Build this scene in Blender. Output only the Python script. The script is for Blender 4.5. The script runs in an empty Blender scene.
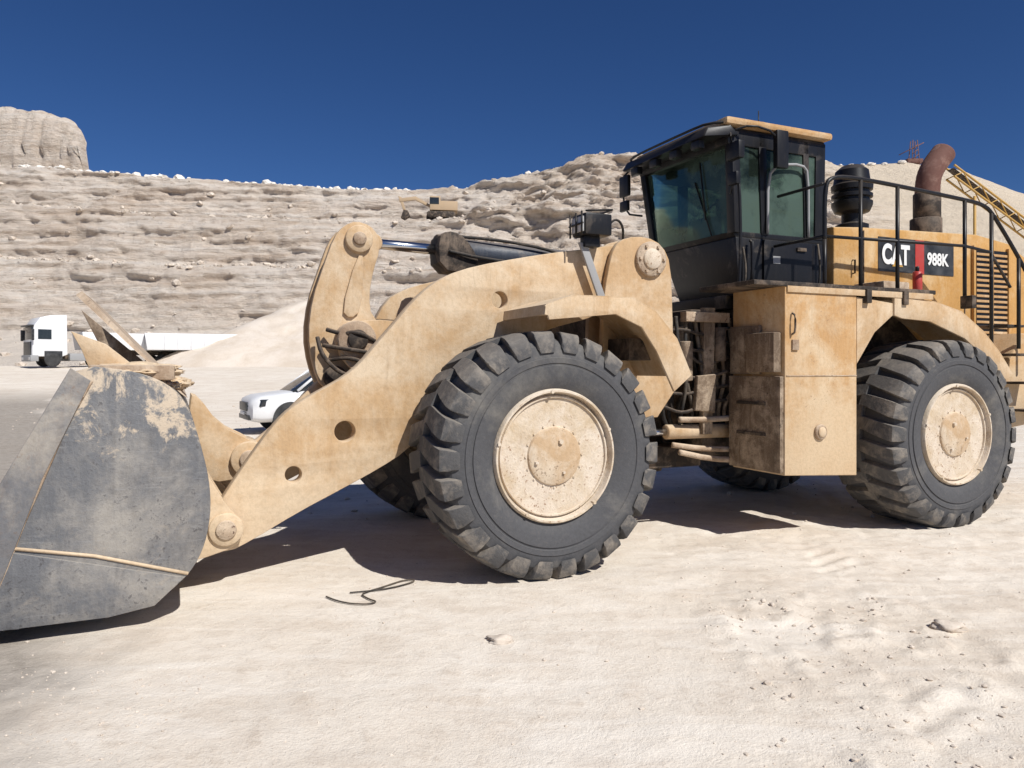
import bpy, bmesh, math, random
import numpy as np
from mathutils import Vector, noise, Matrix
random.seed(7)
scene=bpy.context.scene
D=bpy.data
# ------------------------------------------------------------------ materials
def _nt(name):
    m=D.materials.new(name); m.use_nodes=True
    nt=m.node_tree; return m,nt,nt.nodes['Principled BSDF']
def c4(c): return (c[0],c[1],c[2],1)
def noise_n(nt,co,scale,detail=4,rough=.6,dist=0):
    n=nt.nodes.new('ShaderNodeTexNoise'); n.inputs['Scale'].default_value=scale
    n.inputs['Detail'].default_value=detail; n.inputs['Roughness'].default_value=rough
    n.inputs['Distortion'].default_value=dist
    nt.links.new(co,n.inputs['Vector']); return n.outputs['Fac']
def mrange(nt,src,a,b,c=0.,d=1.):
    n=nt.nodes.new('ShaderNodeMapRange'); n.clamp=True
    for i,v in zip(('From Min','From Max','To Min','To Max'),(a,b,c,d)): n.inputs[i].default_value=v
    nt.links.new(src,n.inputs['Value']); return n.outputs['Result']
def mixc(nt,fac,a,b,mode='MIX'):
    n=nt.nodes.new('ShaderNodeMix'); n.data_type='RGBA'; n.blend_type=mode
    for s,v in ((0,fac),(6,a),(7,b)):
        if isinstance(v,(tuple,list)): n.inputs[s].default_value=c4(v)
        elif isinstance(v,(int,float)): n.inputs[s].default_value=v
        else: nt.links.new(v,n.inputs[s])
    return n.outputs[2]
def math_n(nt,op,a,b=None):
    n=nt.nodes.new('ShaderNodeMath'); n.operation=op
    for i,v in enumerate((a,b)):
        if v is None: continue
        if isinstance(v,(int,float)): n.inputs[i].default_value=v
        else: nt.links.new(v,n.inputs[i])
    return n.outputs[0]
def scalev(nt,co,s):
    n=nt.nodes.new('ShaderNodeVectorMath'); n.operation='MULTIPLY'; n.inputs[1].default_value=s
    nt.links.new(co,n.inputs[0]); return n.outputs[0]
def bump(nt,bs,h,strength=.3,dist=.02):
    b=nt.nodes.new('ShaderNodeBump'); b.inputs['Strength'].default_value=strength; b.inputs['Distance'].default_value=dist
    nt.links.new(h,b.inputs['Height']); nt.links.new(b.outputs[0],bs.inputs['Normal'])
def dusty(name,base,dust=(.62,.51,.38),amt=.5,rough=.75,scale=1.6,top=.8,speck=.25,speckc=(.16,.10,.06),metal=0,bs_=.25,low=None,streak=.18,grime=0):
    m,nt,bs=_nt(name)
    co=nt.nodes.new('ShaderNodeTexCoord').outputs['Object']
    n1=noise_n(nt,co,scale,6,.70,.4)
    f=mrange(nt,n1,.62-amt*.42,.76-amt*.28)
    col=mixc(nt,f,base,dust)
    if streak>0:
        st=noise_n(nt,scalev(nt,co,(16,16,2.0)),1.2,5,.78,.5)
        col=mixc(nt,mrange(nt,st,.50,.68,0,streak),col,dust)
        col=mixc(nt,mrange(nt,st,.47,.30,0,.5*min(1,speck*3)*streak*2.4),col,speckc)
    sp=noise_n(nt,co,30,3,.75)
    blot=noise_n(nt,co,3.1,4,.7)
    spm=math_n(nt,'MULTIPLY',mrange(nt,sp,.56,.66,0,1),mrange(nt,blot,.42,.60,.15*speck,speck))
    col=mixc(nt,spm,col,speckc)
    if grime>0:
        gr=noise_n(nt,scalev(nt,co,(1.3,1.3,.9)),2.3,6,.78,.8)
        col=mixc(nt,mrange(nt,gr,.52,.70,0,grime),col,speckc)
        col=mixc(nt,mrange(nt,gr,.46,.32,0,grime),col,tuple(min(1,x*1.1) for x in dust))
    if low is not None:
        sx=nt.nodes.new('ShaderNodeSeparateXYZ'); nt.links.new(co,sx.inputs[0])
        zz=math_n(nt,'ADD',sx.outputs[2],mrange(nt,blot,.3,.7,-.5,.5))
        col=mixc(nt,mrange(nt,zz,low+.3,low-.3,0,.75),col,dust)
    g=nt.nodes.new('ShaderNodeNewGeometry'); sz=nt.nodes.new('ShaderNodeSeparateXYZ'); nt.links.new(g.outputs['Normal'],sz.inputs[0])
    tn=math_n(nt,'MULTIPLY',mrange(nt,sz.outputs[2],.25,.85,0,top),mrange(nt,blot,.3,.5,.5,1))
    col=mixc(nt,tn,col,tuple(min(1,x*1.1) for x in dust))
    col=mixc(nt,1.0,col,mixc(nt,mrange(nt,sp,.3,.7),(.88,.87,.86),(1.10,1.10,1.10)),'MULTIPLY')
    nt.links.new(col,bs.inputs['Base Color'])
    bs.inputs['Roughness'].default_value=rough; bs.inputs['Metallic'].default_value=metal
    bs.inputs['Specular IOR Level'].default_value=.3
    bump(nt,bs,sp,bs_,.012)
    return m
M={}
M['beige']=dusty('paint_dusty',(.49,.325,.175),(.62,.49,.34),.48,low=.8,speck=.4,speckc=(.26,.165,.09),grime=.20,streak=.20)
M['tan']=dusty('paint_yellow_worn',(.48,.285,.125),(.60,.46,.30),.38,low=1.45,speck=.7,speckc=(.22,.13,.07),grime=.24,streak=.22)
M['hood']=dusty('hood_paint',(.49,.27,.085),(.60,.43,.24),.30,speck=.4,speckc=(.26,.15,.07),grime=.18,streak=.20)
M['mud']=dusty('paint_mud_splashed',(.32,.225,.15),(.56,.45,.335),.45,scale=3,speck=1.0,speckc=(.10,.06,.04),bs_=.6,grime=.4)
M['mudd']=dusty('mud_caked_front',(.17,.12,.08),(.42,.33,.24),.36,scale=4,speck=1.0,speckc=(.05,.035,.025),bs_=.8,grime=.5,streak=.4)
M['steel']=dusty('bucket_steel',(.150,.152,.158),(.33,.305,.27),.36,rough=.6,scale=.9,speck=.8,speckc=(.07,.065,.065),metal=.1,top=.9,streak=.20,bs_=.4,grime=.3)
M['edge']=dusty('bucket_worn_edge',(.17,.17,.175),(.36,.325,.28),.38,rough=.6,metal=.1,scale=1.6,speck=.5,streak=.15,grime=.2)
M['rubber']=dusty('tyre_rubber',(.080,.080,.084),(.17,.16,.145),.24,rough=.85,scale=1.0,top=.2,speck=.1,bs_=.3,streak=0)
M['lug']=dusty('tyre_lug_rubber',(.088,.086,.086),(.25,.22,.185),.34,rough=.9,scale=4,top=.55,speck=.1,bs_=.5,streak=0)
M['rim']=dusty('rim_paint',(.52,.41,.28),(.66,.57,.46),.6,scale=4,speck=1.0,speckc=(.25,.15,.09),streak=0,bs_=.5,grime=.25)
M['hub']=dusty('hub_paint',(.48,.335,.20),(.62,.51,.38),.45,scale=4,speck=.8,streak=0,grime=.2)
M['black']=dusty('black_paint',(.010,.010,.012),(.14,.115,.09),.10,rough=.4,scale=1.5,top=.35,speck=0,bs_=.05,streak=.08)
M['dark']=dusty('greasy_dark_metal',(.030,.024,.020),(.20,.15,.11),.35,rough=.7,scale=4,top=.6,speck=.3)
M['hose']=dusty('hose_rubber',(.02,.02,.02),(.2,.16,.12),.3,rough=.7,top=.4)
M['rust']=dusty('rusty_exhaust',(.14,.065,.05),(.24,.14,.11),.35,rough=.8,scale=5,top=.2,speck=.6,speckc=(.06,.03,.025),streak=0)
M['barrel']=dusty('cylinder_barrel',(.05,.06,.08),(.3,.25,.2),.15,rough=.45,top=.4,speck=.1)
def simple(name,c,rough=.5,metal=0,dirt=.3):
    m,nt,bs=_nt(name); bs.inputs['Roughness'].default_value=rough; bs.inputs['Metallic'].default_value=metal
    co=nt.nodes.new('ShaderNodeTexCoord').outputs['Object']
    nn=noise_n(nt,co,5,4)
    nt.links.new(mixc(nt,mrange(nt,nn,.35,.7,0,dirt),c,tuple(min(1,x*.6+.12) for x in c)),bs.inputs['Base Color'])
    return m
M['chrome']=simple('chrome_rod',(.62,.63,.65),.18,1)
M['white']=simple('white_paint',(.76,.76,.76),.35)
M['decal']=simple('decal_black',(.012,.012,.012),.4,0,.5)
M['dwhite']=simple('decal_white',(.78,.78,.76),.5)
M['red']=simple('decal_red',(.42,.03,.02),.5)
M['yellow']=simple('yellow_machine_paint',(.50,.28,.04),.6,0,.6)
M['lamp']=simple('lamp_lens',(.5,.5,.5),.1)
M['tyreb']=simple('plain_tyre',(.025,.025,.025),.8)
M['seat']=simple('seat_fabric',(.05,.05,.055),.9)
M['grey']=simple('grey_metal',(.3,.3,.3),.6)
def glass(name,tint,fac):
    m,nt,bs=_nt(name); nt.nodes.remove(bs)
    out=nt.nodes['Material Output']
    tr=nt.nodes.new('ShaderNodeBsdfTransparent'); tr.inputs[0].default_value=c4(tint)
    gl=nt.nodes.new('ShaderNodeBsdfGlossy'); gl.inputs[0].default_value=(.5,.68,.58,1); gl.inputs['Roughness'].default_value=.04
    df=nt.nodes.new('ShaderNodeBsdfDiffuse'); df.inputs[0].default_value=(.15,.22,.18,1)
    co=nt.nodes.new('ShaderNodeTexCoord').outputs['Object']
    lw=nt.nodes.new('ShaderNodeLayerWeight'); lw.inputs[0].default_value=.2
    mx=nt.nodes.new('ShaderNodeMixShader'); nt.links.new(mrange(nt,lw.outputs['Fresnel'],0,1,fac,.5),mx.inputs[0])
    nt.links.new(tr.outputs[0],mx.inputs[1]); nt.links.new(gl.outputs[0],mx.inputs[2])
    m2=nt.nodes.new('ShaderNodeMixShader'); nt.links.new(mrange(nt,noise_n(nt,co,1.3,5,.6),.42,.58,.06,.45),m2.inputs[0])
    nt.links.new(mx.outputs[0],m2.inputs[1]); nt.links.new(df.outputs[0],m2.inputs[2])
    nt.links.new(m2.outputs[0],out.inputs[0]); return m
M['glass']=glass('cab_glass',(.20,.30,.25),.03)
M['cglass']=simple('car_glass',(.02,.025,.03),.08,0,.1)

# ------------------------------------------------------------------ mesh helpers
def empty(name,loc=(0,0,0),rz=0):
    e=D.objects.new(name,None); e.location=loc; e.rotation_euler=(0,0,rz); scene.collection.objects.link(e); return e
def mkobj(name,me,mat,parent=None,smooth=False):
    if mat is not None and not me.materials: me.materials.append(mat)
    o=D.objects.new(name,me); scene.collection.objects.link(o)
    if parent: o.parent=parent
    if smooth:
        for p in me.polygons: p.use_smooth=True
    return o
def from_bm(name,bm,mat,parent,smooth=False):
    bmesh.ops.recalc_face_normals(bm,faces=bm.faces)
    me=D.meshes.new(name); bm.to_mesh(me); bm.free()
    return mkobj(name,me,mat,parent,smooth)
def autosmooth(me,ang=35):
    for p in me.polygons: p.use_smooth=True
    bm=bmesh.new(); bm.from_mesh(me)
    for e in bm.edges:
        if len(e.link_faces)==2 and e.calc_face_angle(0)>math.radians(ang): e.smooth=False
    bm.to_mesh(me); bm.free()
def chaikin(pts,it=2,closed=True):
    for _ in range(it):
        out=[]; n=len(pts)
        rng=range(n) if closed else range(n-1)
        if not closed: out.append(tuple(pts[0]))
        for i in rng:
            a=pts[i]; b=pts[(i+1)%n]
            out.append(tuple(.75*x+.25*y for x,y in zip(a,b))); out.append(tuple(.25*x+.75*y for x,y in zip(a,b)))
        if not closed: out.append(tuple(pts[-1]))
        pts=out
    return pts
def plate(name,pts,v0,v1,mat,parent,holes=(),bev=.012,smooth=0):
    if smooth: pts=chaikin(pts,smooth)
    cu=D.curves.new(name,'CURVE'); cu.dimensions='2D'; cu.fill_mode='BOTH'
    cu.extrude=max(.0005,abs(v1-v0)/2-bev); cu.bevel_depth=bev; cu.bevel_resolution=1; cu.offset=-bev
    def sp(ps):
        s=cu.splines.new('POLY'); s.points.add(len(ps)-1)
        for i,p in enumerate(ps): s.points[i].co=(p[0],p[1],0,1)
        s.use_cyclic_u=True
    sp(pts)
    for (u,z,r) in holes: sp([(u+r*math.cos(t*math.pi/14),z+r*math.sin(t*math.pi/14)) for t in range(28)])
    ob=D.objects.new(name+'_c',cu); scene.collection.objects.link(ob)
    dg=bpy.context.evaluated_depsgraph_get()
    me=D.meshes.new_from_object(ob.evaluated_get(dg))
    D.objects.remove(ob); D.curves.remove(cu)
    vm=(v0+v1)/2
    for v in me.vertices:
        x,y,z=v.co; v.co=(x,vm-z,y)
    me.materials.clear()
    bm=bmesh.new(); bm.from_mesh(me); bmesh.ops.remove_doubles(bm,verts=bm.verts,dist=1e-5); bmesh.ops.recalc_face_normals(bm,faces=bm.faces); bm.to_mesh(me); bm.free()
    me.name=name
    autosmooth(me,30)
    return mkobj(name,me,mat,parent)
def hexa(name,c,mat,parent,bev=.01):
    bm=bmesh.new(); vs=[bm.verts.new(p) for p in c]
    for f in ((0,1,2,3),(4,5,6,7),(0,1,5,4),(1,2,6,5),(2,3,7,6),(3,0,4,7)): bm.faces.new([vs[i] for i in f])
    bmesh.ops.recalc_face_normals(bm,faces=bm.faces)
    if bev>0: bmesh.ops.bevel(bm,geom=bm.edges[:],offset=bev,segments=2,profile=.6,affect='EDGES')
    o=from_bm(name,bm,mat,parent); autosmooth(o.data,50); return o
def box(name,u0,u1,v0,v1,z0,z1,mat,parent,bev=.01):
    return hexa(name,[(u0,v0,z0),(u1,v0,z0),(u1,v1,z0),(u0,v1,z0),(u0,v0,z1),(u1,v0,z1),(u1,v1,z1),(u0,v1,z1)],mat,parent,bev)
def lathe(name,prof,c,mat,parent,axis='y',n=64,ang=40):
    bm=bmesh.new(); rings=[]
    for (a,r) in prof:
        ring=[]
        for i in range(n):
            t=2*math.pi*i/n; x,y=r*math.cos(t),r*math.sin(t)
            p={'y':(x,a,y),'z':(x,y,a),'x':(a,x,y)}[axis]
            ring.append(bm.verts.new((p[0]+c[0],p[1]+c[1],p[2]+c[2])))
        rings.append(ring)
    for a,b in zip(rings,rings[1:]):
        for i in range(n): bm.faces.new((a[i],a[(i+1)%n],b[(i+1)%n],b[i]))
    for r_ in (rings[0],rings[-1]):
        try: bm.faces.new(r_)
        except: pass
    o=from_bm(name,bm,mat,parent); autosmooth(o.data,ang); return o
def cyl(name,p0,p1,r,mat,parent,n=24,bev=.008,r2=None):
    p0=Vector(p0);p1=Vector(p1); L=(p1-p0).length; r2=r2 or r
    bm=bmesh.new(); rings=[]
    q=(p1-p0).to_track_quat('Z','Y')
    for a,rr in ((0,r-bev),(bev,r),(L-bev,r2),(L,r2-bev)):
        rings.append([bm.verts.new(p0+q@Vector((rr*math.cos(2*math.pi*i/n),rr*math.sin(2*math.pi*i/n),a))) for i in range(n)])
    for a,b in zip(rings,rings[1:]):
        for i in range(n): bm.faces.new((a[i],a[(i+1)%n],b[(i+1)%n],b[i]))
    bm.faces.new(rings[0]); bm.faces.new(rings[-1])
    o=from_bm(name,bm,mat,parent); autosmooth(o.data,50); return o
def tube(name,paths,r,mat,parent,smooth=2,n=8):
    if not isinstance(paths[0][0],(tuple,list)): paths=[paths]
    bm=bmesh.new()
    for path in paths:
        pts=[Vector(p) for p in (chaikin(path,smooth,False) if smooth and len(path)>2 else path)]
        prev=None; up=Vector((.123,.3,.9)).normalized()
        for i,p in enumerate(pts):
            d=(pts[min(i+1,len(pts)-1)]-pts[max(i-1,0)]).normalized()
            a=d.cross(up)
            if a.length<.05: a=d.cross(Vector((1,0,0)))
            a.normalize(); b=d.cross(a).normalized()
            ring=[bm.verts.new(p+a*r*math.cos(2*math.pi*k/n)+b*r*math.sin(2*math.pi*k/n)) for k in range(n)]
            if prev:
                for k in range(n): bm.faces.new((prev[k],prev[(k+1)%n],ring[(k+1)%n],ring[k]))
            else: bm.faces.new(ring)
            prev=ring
        bm.faces.new(prev)
    return from_bm(name,bm,mat,parent,True)
def strip(name,path,v0,v1,th,mat,parent,smooth=0):
    if smooth: path=chaikin(path,smooth,False)
    bm=bmesh.new(); rows=[]
    n=len(path)
    for i,(u,z) in enumerate(path):
        a=path[max(i-1,0)];b=path[min(i+1,n-1)]
        dx,dz=b[0]-a[0],b[1]-a[1]; L=math.hypot(dx,dz); nx,nz=-dz/L,dx/L
        rows.append([bm.verts.new(p) for p in ((u,v0,z),(u,v1,z),(u-nx*th,v1,z-nz*th),(u-nx*th,v0,z-nz*th))])
    for a,b in zip(rows,rows[1:]):
        for k in range(4): bm.faces.new((a[k],a[(k+1)%4],b[(k+1)%4],b[k]))
    bm.faces.new(rows[0]); bm.faces.new(rows[-1])
    o=from_bm(name,bm,mat,parent); autosmooth(o.data,35); return o

# ------------------------------------------------------------------ LOADER
TH=math.atan2(.408,.913)
L=empty('wheel_loader',(.361,5.88,0),TH)
W=3.5
def tyre_mesh():
    half=[(.16,.50),(.10,.505),(.055,.53),(.02,.58),(.004,.64),(-.004,.70),(-.004,.712),(.006,.716),(.006,.73),(-.002,.735),(-.004,.775),(.004,.78),(.010,.83),(.030,.875),(.07,.91),(.14,.93),(.28,.938),(.43,.94)]
    prof=half+[(.86-a,r) for a,r in reversed(half[:-1])]
    n=120; V=[];F=[];MI=[]
    for (a,r) in prof:
        for i in range(n):
            t=2*math.pi*i/n; V.append((r*math.cos(t),a,r*math.sin(t)))
    for j in range(len(prof)-1):
        for i in range(n):
            F.append((j*n+i,j*n+(i+1)%n,(j+1)*n+(i+1)%n,(j+1)*n+i)); MI.append(0)
    N=26
    st=[(-.008,.842,.82,.27),(-.004,.875,.84,.31),(.012,.930,.86,.345),(.040,.970,.88,.36),(.09,.990,.90,.36),(.18,.998,.91,.34),(.28,1.0,.92,.32),(.38,1.0,.92,.29),(.455,1.0,.92,.26)]
    pit=2*math.pi/N
    for side in (0,1):
        for k in range(N):
            t0=pit*(k+.5*side); rr=random.Random(k*7+side)
            base=len(V); wj=1+.04*rr.uniform(-1,1)
            for s_i,(a,rt,rb,wf) in enumerate(st):
                sh=-.10*min(1,max(0,(a-.03)/.38))
                wt=pit*wf*wj; wb=wt+pit*.02
                aa=a if side==0 else .86-a
                rt2=rt-.006*rr.random()
                for (w,r) in ((-wb,rb),(-wt,rt2-.008),(-wt*.93,rt2),(wt*.93,rt2),(wt,rt2-.008),(wb,rb)):
                    t=t0+sh+w; V.append((r*math.cos(t),aa,r*math.sin(t)))
            m=len(st)
            for s_i in range(m-1):
                for q in range(5):
                    b=base+s_i*6+q; F.append((b,b+1,b+7,b+6)); MI.append(1)
            F.append(tuple(base+q for q in range(6))); MI.append(1)
            F.append(tuple(base+(m-1)*6+q for q in range(6))); MI.append(1)
    me=D.meshes.new('tyre'); me.from_pydata(V,[],F)
    bm=bmesh.new(); bm.from_mesh(me); bmesh.ops.recalc_face_normals(bm,faces=bm.faces); bm.to_mesh(me); bm.free()
    me.materials.append(M['rubber']); me.materials.append(M['lug'])
    for p,mi in zip(me.polygons,MI): p.material_index=mi
    autosmooth(me,24); return me
TM=tyre_mesh()
rimprof=[(.07,.535),(.030,.530),(.012,.520),(.012,.506),(.055,.498),(.070,.492),(.070,.480),(.050,.474),(.050,.462),(.15,.450),(.19,.440),(.19,.415),(.125,.400),(.115,.335),(.125,.322),(.175,.312),(.175,.288),(.115,.275),(.085,.266),(.08,.240),(.052,.228),(.046,.215),(.042,.12),(.040,.10),(.040,.0)]
def wheel(name,u,near,hubang):
    e=empty(name,(u,0 if near else W,.985),0 if near else math.pi); e.parent=L
    t=mkobj(name+'_tyre',TM,None,e); t.rotation_euler=(0,random.uniform(0,6),0)
    lathe(name+'_rim',rimprof[:14],(0,0,0),M['rim'],e,n=96)
    lathe(name+'_hub',rimprof[13:],(0,0,0),M['hub'],e,n=96)
    bm=bmesh.new()
    def bolt(a,r,rad,h,y):
        x,z=r*math.cos(a),r*math.sin(a)
        mt=Matrix.Translation((x,y,z))@Matrix.Rotation(math.pi/2,4,'X')
        bmesh.ops.create_cone(bm,cap_ends=True,segments=6,radius1=rad,radius2=rad*.9,depth=h,matrix=mt)
    for i in range(28): bolt(2*math.pi*i/28+.1,.368,.012,.04,.105)
    for i in range(16): bolt(2*math.pi*i/16,.250,.010,.03,.075)
    for i in range(5): bolt(2*math.pi*i/5+.4,.510,.016,.04,.02)
    bolt(hubang,.12,.022,.03,.035); bolt(hubang+2.2,.175,.016,.03,.038); bolt(hubang+4,.15,.013,.03,.038)
    from_bm(name+'_bolts',bm,M['rim'],e)
    return e
wheel('front_wheel',0,True,1.2); wheel('front_wheel_far',0,False,0)
wheel('rear_wheel',4.72,True,2.); wheel('rear_wheel_far',4.72,False,0)
for nm,u in (('front_axle',0),('rear_axle',4.72)):
    lathe(nm,[(.2,.24),(.75,.24),(.8,.2),(1.25,.2),(1.45,.36),(2.05,.36),(2.25,.2),(2.7,.2),(2.75,.24),(3.3,.24)],(u,0,.98),M['beige'],L,n=32)
# ---- bucket
def heap(name,c,sx,sy,sz,mat,parent,amp=.35,seed=0,sub=4,fq=1.6):
    bm=bmesh.new(); bmesh.ops.create_icosphere(bm,subdivisions=sub,radius=1)
    for vv in bm.verts:
        n=noise.fractal(vv.co*fq+Vector((seed,0,0)),.9,2.1,5)
        p=vv.co*(1+amp*n); vv.co=Vector((p.x*sx+c[0],p.y*sy+c[1],p.z*sz+c[2]))
    return from_bm(name,bm,mat,parent,True)
bk=empty('bucket'); bk.parent=L
shell=[(-4.11,.13),(-3.70,.11),(-3.39,.11),(-3.12,.12),(-2.86,.16),(-2.68,.29),(-2.57,.46),(-2.52,.70),(-2.53,.94),(-2.59,1.20),(-2.66,1.44),(-2.78,1.58),(-2.97,1.66),(-3.20,1.69)]
B0,B1=.15,3.5
back=chaikin(shell,2,False)
side_s=[(-4.11,.11)]+back[1:]+[(-3.31,1.66),(-3.70,.95),(-4.02,.30)]
def steel_dusted():
    m=M['steel'].copy(); m.name='bucket_steel_dust_caked'; nt=m.node_tree; bs=nt.nodes['Principled BSDF']
    old=bs.inputs['Base Color'].links[0].from_socket
    co=nt.nodes.new('ShaderNodeTexCoord').outputs['Object']; sx=nt.nodes.new('ShaderNodeSeparateXYZ'); nt.links.new(co,sx.inputs[0])
    n=noise_n(nt,co,4.5,6,.72,.5); zz=math_n(nt,'ADD',sx.outputs[2],mrange(nt,n,.25,.75,-.9,.9))
    back_=math_n(nt,'ADD',zz,math_n(nt,'MULTIPLY',sx.outputs[0],.30))
    f=math_n(nt,'MULTIPLY',mrange(nt,back_,.60,.86,0,.85),mrange(nt,sx.outputs[2],.95,1.25))
    c1=mixc(nt,f,old,(.58,.47,.345))
    f2=math_n(nt,'MULTIPLY',mrange(nt,n,.56,.68,0,.55),mrange(nt,noise_n(nt,co,1.3,3),.48,.60))
    c2=mixc(nt,f2,c1,(.42,.355,.28))
    sc=noise_n(nt,scalev(nt,co,(2.2,1,26)),2.0,4,.7,.25)
    c3=mixc(nt,mrange(nt,sc,.60,.70,0,.35),c2,(.30,.295,.29))
    nt.links.new(c3,bs.inputs['Base Color']); return m
M['steeld']=steel_dusted()
plate('bucket_side',side_s,B0,B0+.05,M['steeld'],bk,bev=.006)
plate('bucket_side_far',side_s,B1-.05,B1,M['steel'],bk,bev=.006)
strip('bucket_shell',back[::-1],B0+.03,B1-.03,.035,M['steel'],bk)
ed=[(-4.13,.10),(-4.03,.34),(-3.70,.98),(-3.33,1.68),(-3.22,1.60),(-3.48,1.0),(-3.68,.42),(-3.82,.10)]
plate('side_cutter',ed,B0-.022,B0+.004,M['edge'],bk,bev=.006)
tube('weld_seam',chaikin([(-3.22,B0-.002,1.60),(-3.36,B0-.002,1.32),(-3.48,B0-.004,1.0),(-3.60,B0-.002,.69),(-3.68,B0-.002,.42),(-3.82,B0-.002,.12)],1,False),.014,M['mud'],bk,0)
tube('weld_seam_low',[(-3.69,B0-.004,.60),(-3.2,B0-.004,.50),(-2.66,B0-.004,.33)],.011,M['beige'],bk,0)
strip('cutting_edge',[(-3.6,.10),(-4.30,.13)],B0-.01,B1+.01,.05,M['edge'],bk)
low=[(-3.69,.58),(-2.68,.31),(-2.86,.145),(-3.12,.105),(-3.8,.10)]
plate('lower_wear_plate',low,B0-.012,B0+.003,M['steeld'],bk,bev=.005)
bm=bmesh.new()
v=[bm.verts.new(p) for p in ((-2.70,.45,1.50),(-2.70,3.2,1.50),(-3.41,2.55,2.22),(-3.41,1.15,2.22),(-2.66,.45,1.47),(-2.66,3.2,1.47),(-3.37,2.55,2.25),(-3.37,1.15,2.25))]
for f in ((0,1,2,3),(4,5,6,7),(0,1,5,4),(1,2,6,5),(2,3,7,6),(3,0,4,7)): bm.faces.new([v[i] for i in f])
from_bm('spill_guard',bm,M['mud'],bk)
plate('spill_gusset',[(-2.72,1.46),(-3.16,1.84),(-3.36,1.92),(-3.30,1.80),(-3.25,1.66)],.42,.47,M['beige'],bk,bev=.005)
plate('spill_gusset_mid',[(-2.66,1.46),(-3.36,2.10),(-3.20,1.75)],1.0,1.04,M['mudd'],bk,bev=.005)
box('top_lip',-3.24,-2.74,B0+.02,B0+.14,1.60,1.70,M['mud'],bk,.02)
heap('dirt_load',(-3.05,1.75,1.18),.36,1.3,.34,M['beige'],bk,.25,3)
heap('dirt_on_lip',(-2.97,.38,1.665),.27,.22,.05,M['beige'],bk,.3,5,5,2.5)
heap('dirt_on_lip_b',(-2.80,.95,1.56),.16,.5,.07,M['beige'],bk,.3,9,5,2.5)
for i,(a,b) in enumerate(((.84,.92),(1.13,1.21),(2.34,2.42),(2.63,2.71))):
    plate('bucket_lug_%d'%i,[(-2.85,.2),(-2.42,.28),(-2.27,.36),(-2.25,.50),(-2.36,.60),(-2.50,.85),(-2.62,1.1)],a,b,M['beige'],bk,smooth=1)
for i,(a,b) in enumerate(((1.50,1.58),(1.92,2.00))):
    plate('link_lug_%d'%i,[(-2.64,1.47),(-2.56,1.44),(-2.40,1.20),(-2.14,1.06),(-2.02,.95),(-2.06,.80),(-2.20,.75),(-2.48,.72),(-2.62,.9)],a,b,M['beige'],bk,smooth=1)
cyl('bucket_pin',(-2.39,.79,.46),(-2.39,1.26,.46),.075,M['mud'],bk)
cyl('bucket_pin_far',(-2.39,2.29,.46),(-2.39,2.76,.46),.075,M['mud'],bk)
cyl('bucket_boss',(-2.39,.81,.46),(-2.39,.86,.46),.125,M['beige'],bk)
cyl('link_boss',(-2.17,1.44,.91),(-2.17,2.06,.91),.15,M['beige'],bk)
cyl('link_pin',(-2.17,1.41,.91),(-2.17,2.09,.91),.08,M['mud'],bk)
# ---- arms
arm=[(1.60,2.70),(1.55,2.86),(1.40,2.90),(1.08,2.86),(.84,2.81),(.52,2.76),(.11,2.68),(-.33,2.58),(-.56,2.50),(-.74,2.39),(-.90,2.24),(-1.05,2.06),(-1.20,1.89),(-1.33,1.73),(-1.47,1.61),(-1.63,1.52),(-1.83,1.41),(-1.96,1.31),(-2.07,1.18),(-2.17,1.04),(-2.30,.85),(-2.42,.66),(-2.51,.54),(-2.54,.40),(-2.48,.29),(-2.36,.26),(-2.20,.33),(-1.83,.53),(-1.51,.68),(-1.18,.84),(-.96,.97),(-.74,1.18),(-.52,1.48),(-.09,1.83),(.36,2.03),(.95,2.18),(1.35,2.42),(1.55,2.55)]
arm_far=arm[:10]+[(-.90,2.10),(-1.05,1.82),(-1.20,1.60),(-1.33,1.44),(-1.47,1.31),(-1.63,1.20),(-1.83,1.06),(-1.96,.97),(-2.07,.89),(-2.17,.82),(-2.30,.72),(-2.42,.62)]+arm[22:]
holes=[(-.09,2.29,.075),(-1.47,1.16,.085),(-1.88,.83,.065)]
plate('lift_arm',arm,.95,1.10,M['beige'],L,holes=holes,bev=.012,smooth=1)
plate('lift_arm_far',arm_far,2.42,2.57,M['beige'],L,bev=.012,smooth=1)
cyl('torque_tube',(-1.0,1.10,1.55),(-1.0,2.42,1.55),.24,M['beige'],L)
crank=[(-1.35,2.97),(-1.24,3.02),(-1.11,2.99),(-1.03,2.90),(-1.02,2.76),(-1.08,2.58),(-1.12,2.35),(-1.10,2.15),(-.92,2.04),(-.90,1.93),(-1.0,1.82),(-1.15,1.71),(-1.26,1.55),(-1.40,1.46),(-1.55,1.50),(-1.63,1.71),(-1.67,1.98),(-1.63,2.30),(-1.53,2.60),(-1.44,2.86)]
plate('bell_crank',crank,1.58,1.66,M['beige'],L,smooth=1)
plate('bell_crank_plate_far',crank,1.84,1.92,M['beige'],L,smooth=1)
crk2=[(x*.93-.09,z*.93+.16) for x,z in crank]
plate('bell_crank_web',crk2,1.66,1.84,M['tan'],L,bev=.005,smooth=1)
plate('crank_stiffener',[(-1.24,2.70),(-1.17,2.70),(-1.20,2.2),(-1.30,2.12),(-1.38,2.2)],1.545,1.582,M['beige'],L,bev=.01,smooth=1)
cyl('crank_boss_top',(-1.22,1.53,2.85),(-1.22,1.97,2.85),.125,M['beige'],L)
cyl('crank_pin_top',(-1.22,1.50,2.85),(-1.22,2.0,2.85),.06,M['mud'],L)
cyl('crank_pivot',(-1.27,1.38,1.93),(-1.27,2.12,1.93),.17,M['mud'],L)
cyl('crank_pivot_pin',(-1.27,1.35,1.93),(-1.27,2.15,1.93),.09,M['dark'],L)
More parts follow.
